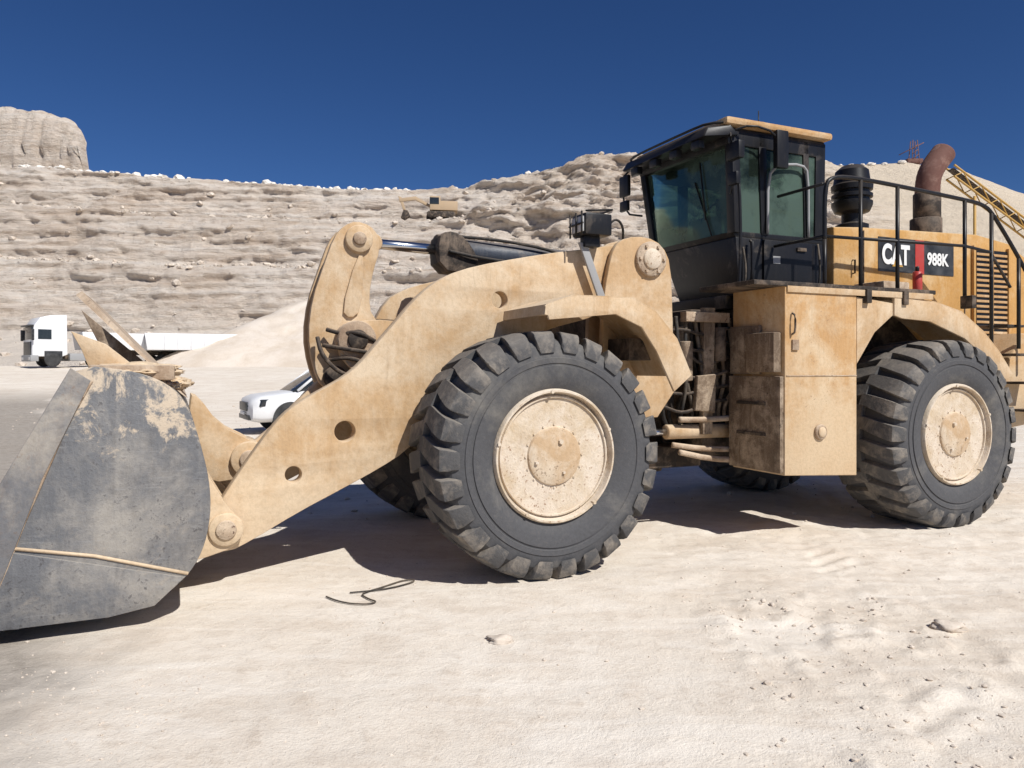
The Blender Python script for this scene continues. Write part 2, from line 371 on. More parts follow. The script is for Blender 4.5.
cyl('crank_pin_low',(-1.44,1.50,1.60),(-1.44,2.0,1.60),.10,M['dark'],L)
for i,(a,b) in enumerate(((1.42,1.50),(2.0,2.08))):
    plate('crank_support_%d'%i,[(-.75,1.6),(-.80,2.1),(-1.15,2.12),(-1.42,2.05),(-1.45,1.82),(-1.25,1.6),(-1.1,1.45)],a,b,M['beige'],L,smooth=1)
tube('crank_hoses',[[(-1.52,1.50,2.02),(-1.40,1.42,1.98),(-1.28,1.33,2.0),(-1.12,1.38,1.92)],[(-1.55,1.50,1.88),(-1.4,1.36,1.85),(-1.2,1.34,1.82)],[(-1.5,1.5,1.75),(-1.35,1.38,1.78),(-1.15,1.38,1.70)],[(-1.6,1.5,1.95),(-1.58,1.42,1.8),(-1.45,1.4,1.65),(-1.3,1.4,1.6)]],.020,M['dark'],L)
box('grease_block',-1.20,-1.08,1.36,1.42,1.72,1.84,M['mud'],L,.01)
plate('tilt_link',[(-1.36,1.48),(-1.38,1.62),(-1.50,1.64),(-2.08,1.03),(-2.26,1.0),(-2.28,.86),(-2.16,.80),(-2.02,.86)],1.68,1.82,M['beige'],L,smooth=1)
cyl('tilt_rod_eye',(-1.06,1.68,2.85),(-1.06,1.82,2.85),.09,M['beige'],L)
cyl('tilt_rod',(-1.06,1.75,2.85),(-.40,1.75,2.83),.05,M['chrome'],L)
cyl('tilt_barrel_gland',(-.43,1.75,2.83),(-.30,1.75,2.83),.15,M['dark'],L)
cyl('tilt_barrel',(-.32,1.75,2.83),(1.25,1.75,2.78),.125,M['barrel'],L)
plate('tilt_trunnion',[(-.43,2.62),(-.45,2.93),(-.36,3.0),(-.22,2.98),(-.10,2.86),(-.02,2.70),(-.12,2.60)],1.60,1.9,M['dark'],L,smooth=1)
tube('tilt_hoses',[[(-.3,1.66,2.96),(.2,1.62,2.95),(.8,1.6,2.88),(1.3,1.6,2.7)],[(-.35,1.58,2.80),(.0,1.55,2.74),(.8,1.58,2.70),(1.3,1.6,2.6)]],.016,M['hose'],L)
for v_ in (1.25,2.25):
    cyl('lift_barrel_%d'%int(v_*100),(.9,v_,1.25),(-.1,v_,1.75),.11,M['barrel'],L); cyl('lift_rod_%d'%int(v_*100),(-.1,v_,1.75),(-.6,v_,2.0),.06,M['chrome'],L)
tower=[(.92,1.2),(.92,2.23),(.98,2.6),(1.05,2.84),(1.19,2.93),(1.42,2.95),(1.60,2.88),(1.70,2.70),(1.72,2.2),(1.75,1.2)]
for i,(a,b) in enumerate(((.86,.93),(1.13,1.20),(2.32,2.39),(2.60,2.67))):
    plate('tower_plate_%d'%i,tower,a,b,M['beige'],L,smooth=1)
cyl('arm_pivot_boss',(1.45,.82,2.73),(1.45,.88,2.73),.17,M['mud'],L)
cyl('arm_pivot_pin',(1.45,.80,2.73),(1.45,1.24,2.73),.10,M['rim'],L)
bm=bmesh.new()
for i in range(6):
    a=i*math.pi/3; bmesh.ops.create_cone(bm,cap_ends=True,segments=6,radius1=.018,radius2=.016,depth=.03,matrix=Matrix.Translation((1.45+.135*math.cos(a),.815,2.73+.135*math.sin(a)))@Matrix.Rotation(math.pi/2,4,'X'))
from_bm('pivot_bolts',bm,M['mud'],L)
box('front_frame',-.35,1.6,1.22,2.30,.62,1.9,M['beige'],L,.04)
box('front_frame_top',.95,1.72,1.20,2.32,1.8,2.55,M['dark'],L,.03)
fpath=[(-.10,2.10),(-.09,2.18),(.16,2.265),(.72,2.265),(.94,2.16),(1.16,1.93),(1.31,1.62)]
fsk=[(-.10,2.17),(.17,2.255),(.72,2.255),(.93,2.15),(1.15,1.92),(1.30,1.61),(1.13,1.48),(.95,1.82),(.80,2.02),(.55,2.12),(-.06,2.06)]
for nm,a,b,s in (('front_fender',.03,.86,.03),('front_fender_far',W-.86,W-.03,W-.06)):
    strip(nm,fpath,a+.002,b,.03,M['beige'],L)
    plate(nm+'_skirt',fsk,s,s+.03,M['beige'],L,bev=.006)
box('fender_strut',.98,1.25,.5,.9,1.75,1.95,M['dark'],L,.01)
# work light
wl=empty('work_light'); wl.parent=L
plate('light_bracket',[(.66,2.84),(.74,2.84),(.98,2.25),(.90,2.25)],.84,.87,M['grey'],wl,bev=.004)
box('light_body',.66,.94,.72,.98,2.90,3.10,M['black'],wl,.02)
box('light_lens',.64,.665,.75,.95,2.93,3.07,M['lamp'],wl,.005)
tube('light_guard',[[(.63,.74,2.89),(.63,.74,3.11)],[(.63,.85,2.89),(.63,.85,3.11)],[(.63,.96,2.89),(.63,.96,3.11)],[(.63,.72,3.0),(.63,.98,3.0)],[(.66,.72,3.11),(.94,.72,3.14),(.94,.98,3.14)]],.009,M['black'],wl,0)
box('light_foot',.70,.86,.80,.90,2.80,2.90,M['black'],wl,.01)
tube('light_cable',[(.94,.85,2.98),(1.05,.84,3.10),(1.15,.86,3.03),(1.2,.95,2.88)],.012,M['hose'],wl)
# ---- hitch / mid section
box('hitch_lower',1.6,2.45,1.35,2.15,.62,.85,M['dark'],L,.03)
box('hitch_upper',1.6,2.45,1.35,2.15,1.75,1.95,M['dark'],L,.03)
cyl('hitch_pin',(2.05,1.75,.55),(2.05,1.75,2.1),.14,M['dark'],L)
box('rear_frame',2.3,7.0,1.15,2.35,.75,1.6,M['dark'],L,.03)
box('transmission',2.6,3.9,1.0,2.5,.70,2.30,M['dark'],L,.05)
box('hitch_back_wall',2.2,2.6,1.2,2.4,1.0,2.3,M['dark'],L,.05)
cyl('steering_cylinder',(1.80,1.10,1.03),(2.75,1.10,1.02),.075,M['beige'],L)
cyl('steering_rod',(1.45,1.15,1.03),(1.82,1.10,1.03),.04,M['chrome'],L)
tube('side_pipes',[[(1.85,1.05,.90),(2.2,.98,.85),(2.7,.95,.83)],[(1.9,1.0,.83),(2.3,.95,.74),(2.8,.95,.72)],[(1.9,1.0,1.16),(2.2,.98,1.15),(2.75,.95,1.17)]],.030,M['mud'],L)
hs=[]
rr=random.Random(4)
for i in range(12):
    u=1.80+.07*i; vv=1.0+.25*rr.random()
    hs.append([(u,vv,2.2),(u+.05*rr.uniform(-1,1),vv-.05,1.9),(u+.10*rr.uniform(-1,1),vv-.08,1.55),(u+.12*rr.uniform(-1,1),vv+.0,1.25),(u+.1,vv+.1,1.02)])
tube('hydraulic_hoses',hs[:8],.02,M['hose'],L); tube('hydraulic_pipes',hs[8:],.022,M['mudd'],L)
hs=[]
for i in range(6):
    z=1.30+.15*i; hs.append([(1.72,1.05,z),(1.95,.98,z+.10*rr.uniform(-1,1)),(2.2,1.0,z+.1*rr.uniform(-1,1)),(2.55,1.02,z+.05)])
tube('cross_hoses',hs,.017,M['dark'],L)
plate('hitch_side_post',[(2.18,1.0),(2.30,1.0),(2.34,2.3),(2.20,2.3)],.98,1.05,M['mudd'],L,bev=.006)
plate('hitch_bracket',[(1.95,2.15),(2.5,2.15),(2.5,2.25),(1.95,2.25)],.95,1.05,M['mud'],L,bev=.006)
plate('tank_side',[(2.05,1.25),(2.30,1.22),(2.32,1.62),(2.08,1.60)],.93,1.0,M['mudd'],L,bev=.02)
cyl('filter_a',(1.98,1.0,1.55),(1.98,1.0,1.95),.07,M['mudd'],L); cyl('filter_b',(2.40,.98,1.75),(2.40,.98,2.1),.06,M['dark'],L)
for i in range(4): box('valve_block_%d'%i,1.80+.2*i,1.95+.2*i,1.15,1.3,1.25+.22*((i*3)%4),1.45+.22*((i*3)%4),M['mudd'] if i%2 else M['dark'],L,.015)
# ---- side box
sb=empty('battery_box'); sb.parent=L
plate('box_side_body',[(2.52,.66),(3.46,.61),(3.46,2.40),(2.52,2.46)],.20,.93,M['tan'],sb,bev=.015)
plate('box_upper_flare',[(3.47,2.39),(4.03,2.34),(3.98,2.22),(3.72,2.04),(3.47,1.72)],.21,.30,M['beige'],sb,bev=.006)
box('box_front_lower',2.47,2.515,.21,.93,.68,1.60,M['mudd'],sb,.008)
box('box_front_mid',2.485,2.515,.50,.93,1.62,2.10,M['mudd'],sb,.008)
box('step_panel',2.42,2.51,.24,.62,1.64,2.02,M['mudd'],sb,.01)
for i,z in enumerate((1.02,1.32)): box('foot_hold_%d'%i,2.455,2.472,.40,.80,z,z+.03,M['dark'],sb,.002)
cyl('box_cap_ring',(2.96,.17,1.06),(2.96,.205,1.06),.075,M['mud'],sb)
cyl('box_cap',(2.96,.155,1.06),(2.96,.175,1.06),.05,M['beige'],sb)
box('box_door_line',2.535,3.45,.193,.199,1.60,1.610,M['mud'],sb,.001)
box('box_hinge',2.60,2.68,.18,.2,1.85,1.95,M['mud'],sb,.005)
tube('box_handle',[(2.60,.19,2.0),(2.60,.15,2.02),(2.60,.15,2.18),(2.60,.19,2.20)],.010,M['dark'],sb,1)
# ---- deck and rear fender
box('deck',2.14,4.6,.19,1.0,2.455,2.50,M['dark'],L,.008)
strip('deck_rear',[(4.0,2.42),(4.6,2.385),(5.02,2.295),(5.38,2.09),(5.65,1.87),(5.88,1.62)],.20,1.0,.03,M['beige'],L)
fen=[(3.98,2.41),(4.6,2.37),(5.0,2.28),(5.36,2.075),(5.63,1.855),(5.86,1.61),(5.76,1.54),(5.49,1.74),(5.06,2.0),(4.51,2.17),(4.1,2.19),(3.98,2.22)]
plate('rear_fender_skirt',fen,.19,.225,M['beige'],L,bev=.006)
box('deck_fascia',2.54,4.55,.183,.198,2.40,2.46,M['beige'],L,.003)
strip('rear_fender_far',[(3.5,2.42),(4.6,2.385),(5.02,2.295),(5.38,2.09),(5.65,1.87),(5.88,1.62)],2.5,3.3,.03,M['beige'],L)
box('far_side_box',2.6,3.6,2.6,3.3,.65,2.42,M['tan'],L,.02)
# ---- hood
hd=empty('engine_hood'); hd.parent=L
plate('hood_body',[(3.97,2.46),(3.97,3.26),(4.4,3.29),(6.4,3.35),(7.0,3.28),(7.5,3.05),(7.6,2.2),(7.6,1.5),(5.9,1.5),(5.4,2.0),(5.0,2.3),(4.5,2.46)],.96,2.54,M['hood'],hd,bev=.03)
box('hood_lower',4.0,7.3,1.0,2.5,1.2,2.4,M['dark'],hd,.02)
plate('counterweight',[(6.35,.95),(7.7,1.1),(7.75,2.1),(6.6,2.1),(6.2,1.5)],.55,2.95,M['tan'],L,bev=.03)
box('decal_panel',4.66,5.95,.953,.959,2.80,3.20,M['decal'],hd,0)
box('decal_red_block',5.27,5.42,.949,.9525,2.80,3.20,M['red'],hd,0)
def text(s,u,z,size,mat,v_,shear=0,sx=1,bold=0):
    cu=D.curves.new('txt','FONT'); cu.body=s; cu.size=size; cu.shear=shear; cu.offset=bold; cu.extrude=.001
    o=D.objects.new('t',cu); scene.collection.objects.link(o)
    dg=bpy.context.evaluated_depsgraph_get(); me=D.meshes.new_from_object(o.evaluated_get(dg)); D.objects.remove(o)
    for p in me.vertices:
        x,y,zz=p.co; p.co=(u+x*sx,v_-zz,z+y)
    me.materials.clear(); return mkobj('lettering',me,mat,hd)
text('CAT',4.71,2.90,.31,M['dwhite'],.945,0,.74,.013)
text('988K',5.47,2.92,.20,M['dwhite'],.945,0,.85,.007)
bm=bmesh.new(); bm.faces.new([bm.verts.new(p) for p in ((4.88,.9475,2.865),(5.06,.9475,2.865),(4.97,.9475,3.0))]); from_bm('decal_triangle',bm,M['yellow'],hd)
box('grille_recess',6.32,6.95,.945,.965,2.08,3.16,M['black'],hd,0)
for i in range(16): box('louvre_%02d'%i,6.34,6.93,.925,.945,2.11+.065*i,2.14+.065*i,M['tan'],hd,.003)
box('grille_frame_l',6.28,6.32,.92,.958,2.05,3.2,M['hood'],hd,.005); box('grille_frame_r',6.95,6.99,.92,.958,2.05,3.2,M['hood'],hd,.005)
box('grille_mid',6.62,6.65,.915,.924,2.08,3.16,M['hood'],hd,.003)
tube('hood_latches',[[(4.25,.95,2.75),(4.25,.92,2.75),(4.25,.92,2.9),(4.25,.95,2.9)]],.01,M['dark'],hd,0)
box('hood_seam',4.42,4.432,.95,.958,2.5,3.25,M['dark'],hd,0); box('hood_seam_b',6.15,6.162,.95,.958,2.3,3.28,M['dark'],hd,0)
lathe('air_precleaner',[(3.26,.19),(3.42,.19),(3.45,.12),(3.55,.12),(3.58,.20),(3.66,.235),(3.70,.235),(3.71,.20),(3.74,.20),(3.75,.235),(3.79,.235),(3.80,.20),(3.83,.20),(3.84,.235),(3.90,.24),(3.92,.215),(3.98,.205),(4.08,.19),(4.14,.12),(4.15,.0)],(4.80,1.45,0),M['black'],L,'z',n=40)
tube('exhaust_stack',[(6.2,1.5,3.2),(6.2,1.5,3.85),(6.22,1.5,4.15),(6.32,1.5,4.32),(6.52,1.5,4.52)],.15,M['rust'],L,2,n=24)
cyl('exhaust_base',(6.18,1.5,3.25),(6.18,1.5,3.62),.19,M['dark'],L)
cyl('exhaust_shield',(6.2,1.5,3.62),(6.2,1.5,3.95),.165,M['dark'],L)
# ---- cab
cb=empty('operator_cab'); cb.parent=L
F=2.62; R_=3.86; N0=1.0; N1=2.52
box('cab_floor',2.5,3.95,N0,N1,2.30,2.44,M['black'],cb,.01)
hexa('cab_lower',[(F+.05,N0,2.44),(R_,N0,2.44),(R_,N1,2.44),(F+.15,2.15,2.44),(F,N0,3.06),(R_,N0,3.06),(R_,N1,3.06),(F,2.30,3.06)],M['black'],cb,.015)
hexa('cab_waist',[(F,N0+.01,3.06),(R_,N0+.01,3.06),(R_,N1,3.06),(F,2.30,3.06),(F-.02,N0+.01,3.12),(R_,N0+.01,3.12),(R_,N1+.03,3.12),(F-.05,2.42,3.12)],M['black'],cb,.01)
def post(nm,a,b,w=.06,w2=.06):
    (x0,y0,z0),(x1,y1,z1)=a,b
    hexa(nm,[(x0-w/2,y0-w2/2,z0),(x0+w/2,y0-w2/2,z0),(x0+w/2,y0+w2/2,z0),(x0-w/2,y0+w2/2,z0),(x1-w/2,y1-w2/2,z1),(x1+w/2,y1-w2/2,z1),(x1+w/2,y1+w2/2,z1),(x1-w/2,y1+w2/2,z1)],M['black'],cb,.01)
post('pillar_front',(F+.02,N0+.04,3.1),(F-.02,N0+.04,4.18),.10,.12)
post('pillar_front_far',(F-.02,2.40,3.1),(F-.12,2.52,4.18),.09,.10)
post('pillar_door',(3.02,N0+.03,3.1),(2.98,N0+.03,4.18),.10,.06)
post('pillar_mid',(3.62,N0+.03,3.1),(3.60,N0+.03,4.18),.08,.06)
post('pillar_rear',(R_-.06,N0+.04,3.1),(R_-.04,N0+.04,4.18),.14,.08)
post('pillar_rear_far',(R_-.05,N1-.04,3.1),(R_-.03,N1-.04,4.18),.14,.10)
hexa('header',[(F-.10,N0,4.02),(R_+.02,N0,4.02),(R_+.02,N1+.03,4.02),(F-.16,N1+.03,4.02),(F-.12,N0,4.20),(R_+.02,N0,4.20),(R_+.02,N1+.03,4.20),(F-.18,N1+.03,4.20)],M['black'],cb,.02)
box('roof',2.44,3.92,.92,2.60,4.205,4.285,M['tan'],cb,.035)
hexa('roof_visor',[(2.20,1.0,4.06),(2.6,.92,4.10),(2.6,2.62,4.10),(2.20,2.55,4.06),(2.26,1.02,4.17),(2.5,.93,4.20),(2.5,2.60,4.20),(2.26,2.53,4.17)],M['black'],cb,.02)
def pane(nm,c):
    bm=bmesh.new(); bm.faces.new([bm.verts.new(p) for p in c]); from_bm(nm,bm,M['glass'],cb)
pane('windshield',[(F,N0+.06,3.12),(F-.04,2.38,3.12),(F-.11,2.50,4.1),(F-.03,N0+.06,4.1)])
pane('side_glass_front',[(F+.04,N0+.02,3.12),(3.0,N0+.02,3.12),(2.97,N0+.02,4.1),(F,N0+.02,4.1)])
pane('door_glass',[(3.05,N0+.02,3.12),(3.59,N0+.02,3.12),(3.57,N0+.02,4.1),(3.01,N0+.02,4.1)])
pane('rear_side_glass',[(3.66,N0+.02,3.12),(3.75,N0+.02,3.12),(3.75,N0+.02,4.1),(3.64,N0+.02,4.1)])
pane('far_glass',[(F+.0,2.47,3.12),(R_-.1,N1-.02,3.12),(R_-.1,N1,4.1),(F-.08,N1,4.1)])
pane('rear_glass',[(R_-.03,N0+.1,3.12),(R_-.03,N1-.1,3.12),(R_-.03,N1-.1,4.1),(R_-.03,N0+.1,4.1)])
box('far_door_frame',3.0,3.12,N1-.06,N1-.0,3.1,4.1,M['black'],cb,.01)
box('rear_bulkhead',R_-.10,R_-.045,N0+.1,N1-.1,3.1,3.62,M['seat'],cb,.01)
box('headliner',F,R_-.05,N0+.08,N1-.08,3.93,4.02,M['seat'],cb,.02)
box('seat_base',3.15,3.65,1.5,2.0,2.9,3.2,M['seat'],cb,.05); box('seat_back',3.50,3.66,1.52,1.98,3.15,3.80,M['seat'],cb,.05); box('headrest',3.52,3.64,1.62,1.88,3.82,3.98,M['seat'],cb,.04)
box('console',2.75,2.95,1.6,1.9,3.0,3.4,M['black'],cb,.03)
tube('wheel_ring',[(2.95+.12*math.cos(t*.524)*.5,1.75+.19*math.sin(t*.524),3.48+.12*math.cos(t*.524)) for t in range(13)],.013,M['black'],cb,0)
box('interior_screen',2.72,2.78,1.25,1.45,3.3,3.55,M['black'],cb,.01)
tube('door_frame_highlight',[(3.04,.985,3.12),(3.03,.97,3.72),(3.15,.96,3.86),(3.50,.96,3.90),(3.60,.97,3.82),(3.62,.985,3.12)],.016,M['grey'],cb,1)  # grey tube stands in for the highlight along the black door frame
tube('cab_grab_rails',[[(2.60,.93,2.45),(2.60,.90,3.0),(2.58,.90,3.6),(2.58,.95,3.7)],[(2.78,.96,2.6),(2.78,.93,2.62),(2.78,.93,3.0),(2.78,.96,3.02)]],.018,M['black'],cb,1)
box('door_panel',2.98,3.66,.972,.998,2.50,3.05,M['black'],cb,.01)
box('door_handle',3.43,3.56,.95,.97,2.95,2.99,M['dark'],cb,.005)
box('door_sticker',3.1,3.20,.968,.971,2.8,2.88,M['grey'],cb,0)
box('mirror_near',3.00,3.16,.80,.87,3.78,4.18,M['black'],cb,.02)
tube('mirror_near_arm',[(2.55,.98,4.15),(2.7,.85,4.2),(3.0,.83,4.15),(3.05,.84,4.0)],.012,M['black'],cb,1)
tube('mirror_small_arms',[[(2.55,1.0,4.1),(2.45,.88,4.1),(2.45,.85,3.95)],[(2.55,1.0,3.5),(2.48,.9,3.5),(2.48,.88,3.6)]],.010,M['black'],cb,1)
box('mirror_front_a',2.42,2.50,.72,.92,3.80,3.98,M['black'],cb,.02); box('mirror_front_b',2.44,2.50,.78,.92,3.55,3.68,M['black'],cb,.015)
tube('mirror_far_arm',[(2.5,2.5,4.12),(2.35,2.72,4.12),(2.35,2.76,3.9),(2.38,2.74,3.6),(2.5,2.55,3.55)],.013,M['black'],cb,1)
box('mirror_far_a',2.32,2.37,2.60,2.80,3.80,4.06,M['black'],cb,.02); box('mirror_far_b',2.32,2.37,2.62,2.79,3.62,3.75,M['black'],cb,.02)
tube('visor_rail',[(2.55,.95,4.24),(2.30,1.05,4.22),(2.24,1.3,4.20),(2.24,2.3,4.20),(2.28,2.5,4.19),(2.45,2.58,4.18)],.014,M['black'],cb,1)
for i in range(4): box('roof_light_%d'%i,2.22,2.30,1.1+.38*i,1.24+.38*i,3.97,4.06,M['black'],cb,.015)
tube('wiper',[[(F-.03,1.35,3.12),(F-.06,1.6,3.75)],[(F-.055,1.42,3.3),(F-.07,1.50,3.95)]],.009,M['black'],cb,0)
tube('antenna',[[(3.2,1.3,4.28),(3.2,1.3,4.55)]],.006,M['black'],cb,0); cyl('beacon',(3.1,1.15,4.28),(3.1,1.15,4.36),.045,M['dark'],cb)
box('ac_unit',3.90,4.05,1.2,2.3,2.5,3.2,M['black'],cb,.03)
tube('cab_cables',[[(2.7,.98,2.95),(2.72,.95,2.7),(2.7,.97,2.5)],[(3.75,.98,3.05),(3.76,.95,2.8),(3.75,.97,2.5)]],.012,M['hose'],cb)
# ---- handrails
rl=empty('handrails'); rl.parent=L
v_=.27
tube('rail_top',[(3.10,v_,2.95),(3.10,v_,3.45),(3.18,v_,3.58),(3.6,v_,3.60),(5.15,v_,3.53),(5.5,v_,3.50),(5.66,v_,3.40),(6.15,v_,2.9),(6.6,v_,2.35),(6.6,v_,1.9)],.022,M['black'],rl,2)
tube('rail_mid',[[(3.10,v_,2.98),(5.17,v_,3.02),(5.6,v_,2.98),(5.95,v_,2.6)],[(3.10,v_,2.98),(3.10,.7,2.98),(3.10,.95,2.98)],[(3.1,v_+.02,3.5),(3.1,.9,3.5)]],.017,M['black'],rl,0)
tube('rail_posts',[[(u,v_,2.35),(u,v_,zz)] for u,zz in ((3.1,3.0),(3.59,3.59),(4.12,3.57),(5.17,3.52))]+[[(5.62,v_,1.9),(5.62,v_,3.42)],[(6.1,v_,1.9),(6.1,v_,2.95)]],.021,M['black'],rl,0)
tube('rail_far',[(3.6,3.2,2.4),(3.6,3.2,3.55),(5.2,3.2,3.5),(5.2,3.2,2.4)],.02,M['black'],rl,1)
for i,u in enumerate((3.59,4.12,5.17)): box('rail_foot_%d'%i,u-.035,u+.035,.16,.30,2.33,2.47,M['dark'],rl,.008)
for i in range(4): box('rear_step_%d'%i,5.95+.16*i,6.25+.16*i,.30,.85,2.15-.33*i,2.18-.33*i,M['dark'],rl,.005)
fx=empty('fire_extinguisher'); fx.parent=L
cyl('extinguisher_bottle',(4.85,.6,2.50),(4.85,.6,2.76),.05,M['red'],fx); cyl('extinguisher_valve',(4.85,.6,2.76),(4.85,.6,2.82),.02,M['black'],fx)
box('toolbox',4.2,4.6,.5,.9,2.5,2.62,M['mud'],L,.02)

# ------------------------------------------------------------------ GROUND
def fr(x,y,s,o=4,sd=0): return noise.fractal(Vector((x*s+sd,y*s-sd,sd*.7)),.9,2.1,o)
def sstep(a,b,x):
    t=min(1,max(0,(x-a)/(b-a))); return t*t*(3-2*t)
def base_z(x,y): return 1.85*sstep(21,62,y)
def ground_z(x,y):
    z=base_z(x,y)
    r=math.hypot(x,y)
    z+=.02*fr(x,y,.45,2,3)
    if r<22:
        z+=.009*fr(x,y,2.0,5,1)
        m=sstep(1.0,1.6,x)*(1-sstep(2.6,3.4,x))*sstep(3.3,4.2,y)*(1-sstep(5.2,6.0,y))
        m=max(m, sstep(1.0,1.6,x)*sstep(2.4,2.8,y)*(1-sstep(3.2,3.6,y))*(1-sstep(2.2,2.6,x)))
        m=max(m, (1-sstep(-2.1,-1.7,x))*sstep(2.5,2.9,y)*(1-sstep(3.2,3.8,y))*.8)
        z+=m*.050*max(0,fr(x,y,5,4,8))
        m2=sstep(.5,2.,x)*sstep(3.5,5.5,y)
        z+=m2*.016*fr(x,y,4.,3,15)
        for (ox,w) in ((2.35,.42),(4.6,.42)):
            d=(x-ox)-.25*(y-4)
            if abs(d)<w:
                e=1-sstep(w*.75,w,abs(d)); q=math.sin((y*1.0+abs(d)*.9)*21)
                z+=e*(-.012+.011*q)*sstep(-.15,.25,fr(x,y,.9,2,4))
    else: z+=.04*fr(x,y,.15,3,4)
    return z
def axis(lo,hi,st,far0,far1,g=1.09):
    a=list(np.arange(lo,hi,st))
    s=st; x=hi
    while x<far1: a.append(x); s*=g; x+=s
    a.append(far1)
    b=[]; s=st; x=lo-s
    while x>far0: b.append(x); s*=g; x-=s
    b.append(far0)
    return sorted(b)+a
def gridmesh(name,co,nx,ny,mat,smooth=True):
    co=np.array(co,dtype=np.float32)
    i=np.arange(nx-1); j=np.arange(ny-1); I,J=np.meshgrid(i,j); a=(J*nx+I).ravel()
    faces=np.stack([a,a+1,a+nx+1,a+nx],1)
    me=D.meshes.new(name); me.vertices.add(len(co)); me.vertices.foreach_set('co',co.ravel())
    me.loops.add(faces.size); me.loops.foreach_set('vertex_index',faces.ravel().astype(np.int32))
    me.polygons.add(len(faces)); me.polygons.foreach_set('loop_start',np.arange(0,faces.size,4,dtype=np.int32)); me.polygons.foreach_set('loop_total',np.full(len(faces),4,dtype=np.int32))
    me.update(); me.validate()
    return mkobj(name,me,mat,None,smooth)
m,nt,bs=_nt('quarry_floor')
co=nt.nodes.new('ShaderNodeTexCoord').outputs['Object']
sx=nt.nodes.new('ShaderNodeSeparateXYZ'); nt.links.new(co,sx.inputs[0])
n1=noise_n(nt,co,.35,5,.6,.4); n2=noise_n(nt,co,1.8,7,.72); n3=noise_n(nt,co,70,3,.7); n4=noise_n(nt,co,7,6,.80,.3)
col=mixc(nt,mrange(nt,n1,.35,.65),(.71,.625,.52),(.79,.72,.625))
col=mixc(nt,mrange(nt,n2,.46,.62,0,.55),col,(.62,.525,.425))
col=mixc(nt,mrange(nt,n4,.53,.66,0,.48),col,(.52,.43,.34))
col=mixc(nt,mrange(nt,n3,.59,.69,0,.5),col,(.38,.31,.25))
trk=noise_n(nt,scalev(nt,co,(.55,2.4,1)),1.0,6,.68,.8)
col=mixc(nt,mrange(nt,trk,.49,.62,0,.55),col,(.83,.765,.675))
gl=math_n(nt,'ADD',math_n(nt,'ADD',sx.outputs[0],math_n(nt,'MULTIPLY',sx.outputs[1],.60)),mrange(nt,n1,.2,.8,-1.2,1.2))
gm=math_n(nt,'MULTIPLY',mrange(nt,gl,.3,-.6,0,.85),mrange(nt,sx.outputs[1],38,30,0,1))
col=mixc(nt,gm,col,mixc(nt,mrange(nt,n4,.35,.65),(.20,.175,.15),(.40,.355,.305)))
nt.links.new(col,bs.inputs['Base Color']); bs.inputs['Roughness'].default_value=.95; bs.inputs['Specular IOR Level'].default_value=.1
h=math_n(nt,'ADD',math_n(nt,'MULTIPLY',n4,1.5),math_n(nt,'MULTIPLY',n3,.35))
bump(nt,bs,h,.55,.022); M['floor']=m
xs=axis(-4.5,6.5,.035,-1500,1500,1.07); ys=axis(1.9,7.5,.035,-300,2000,1.05)
gridmesh('ground',[(x,y,ground_z(x,y)) for y in ys for x in xs],len(xs),len(ys),M['floor'])

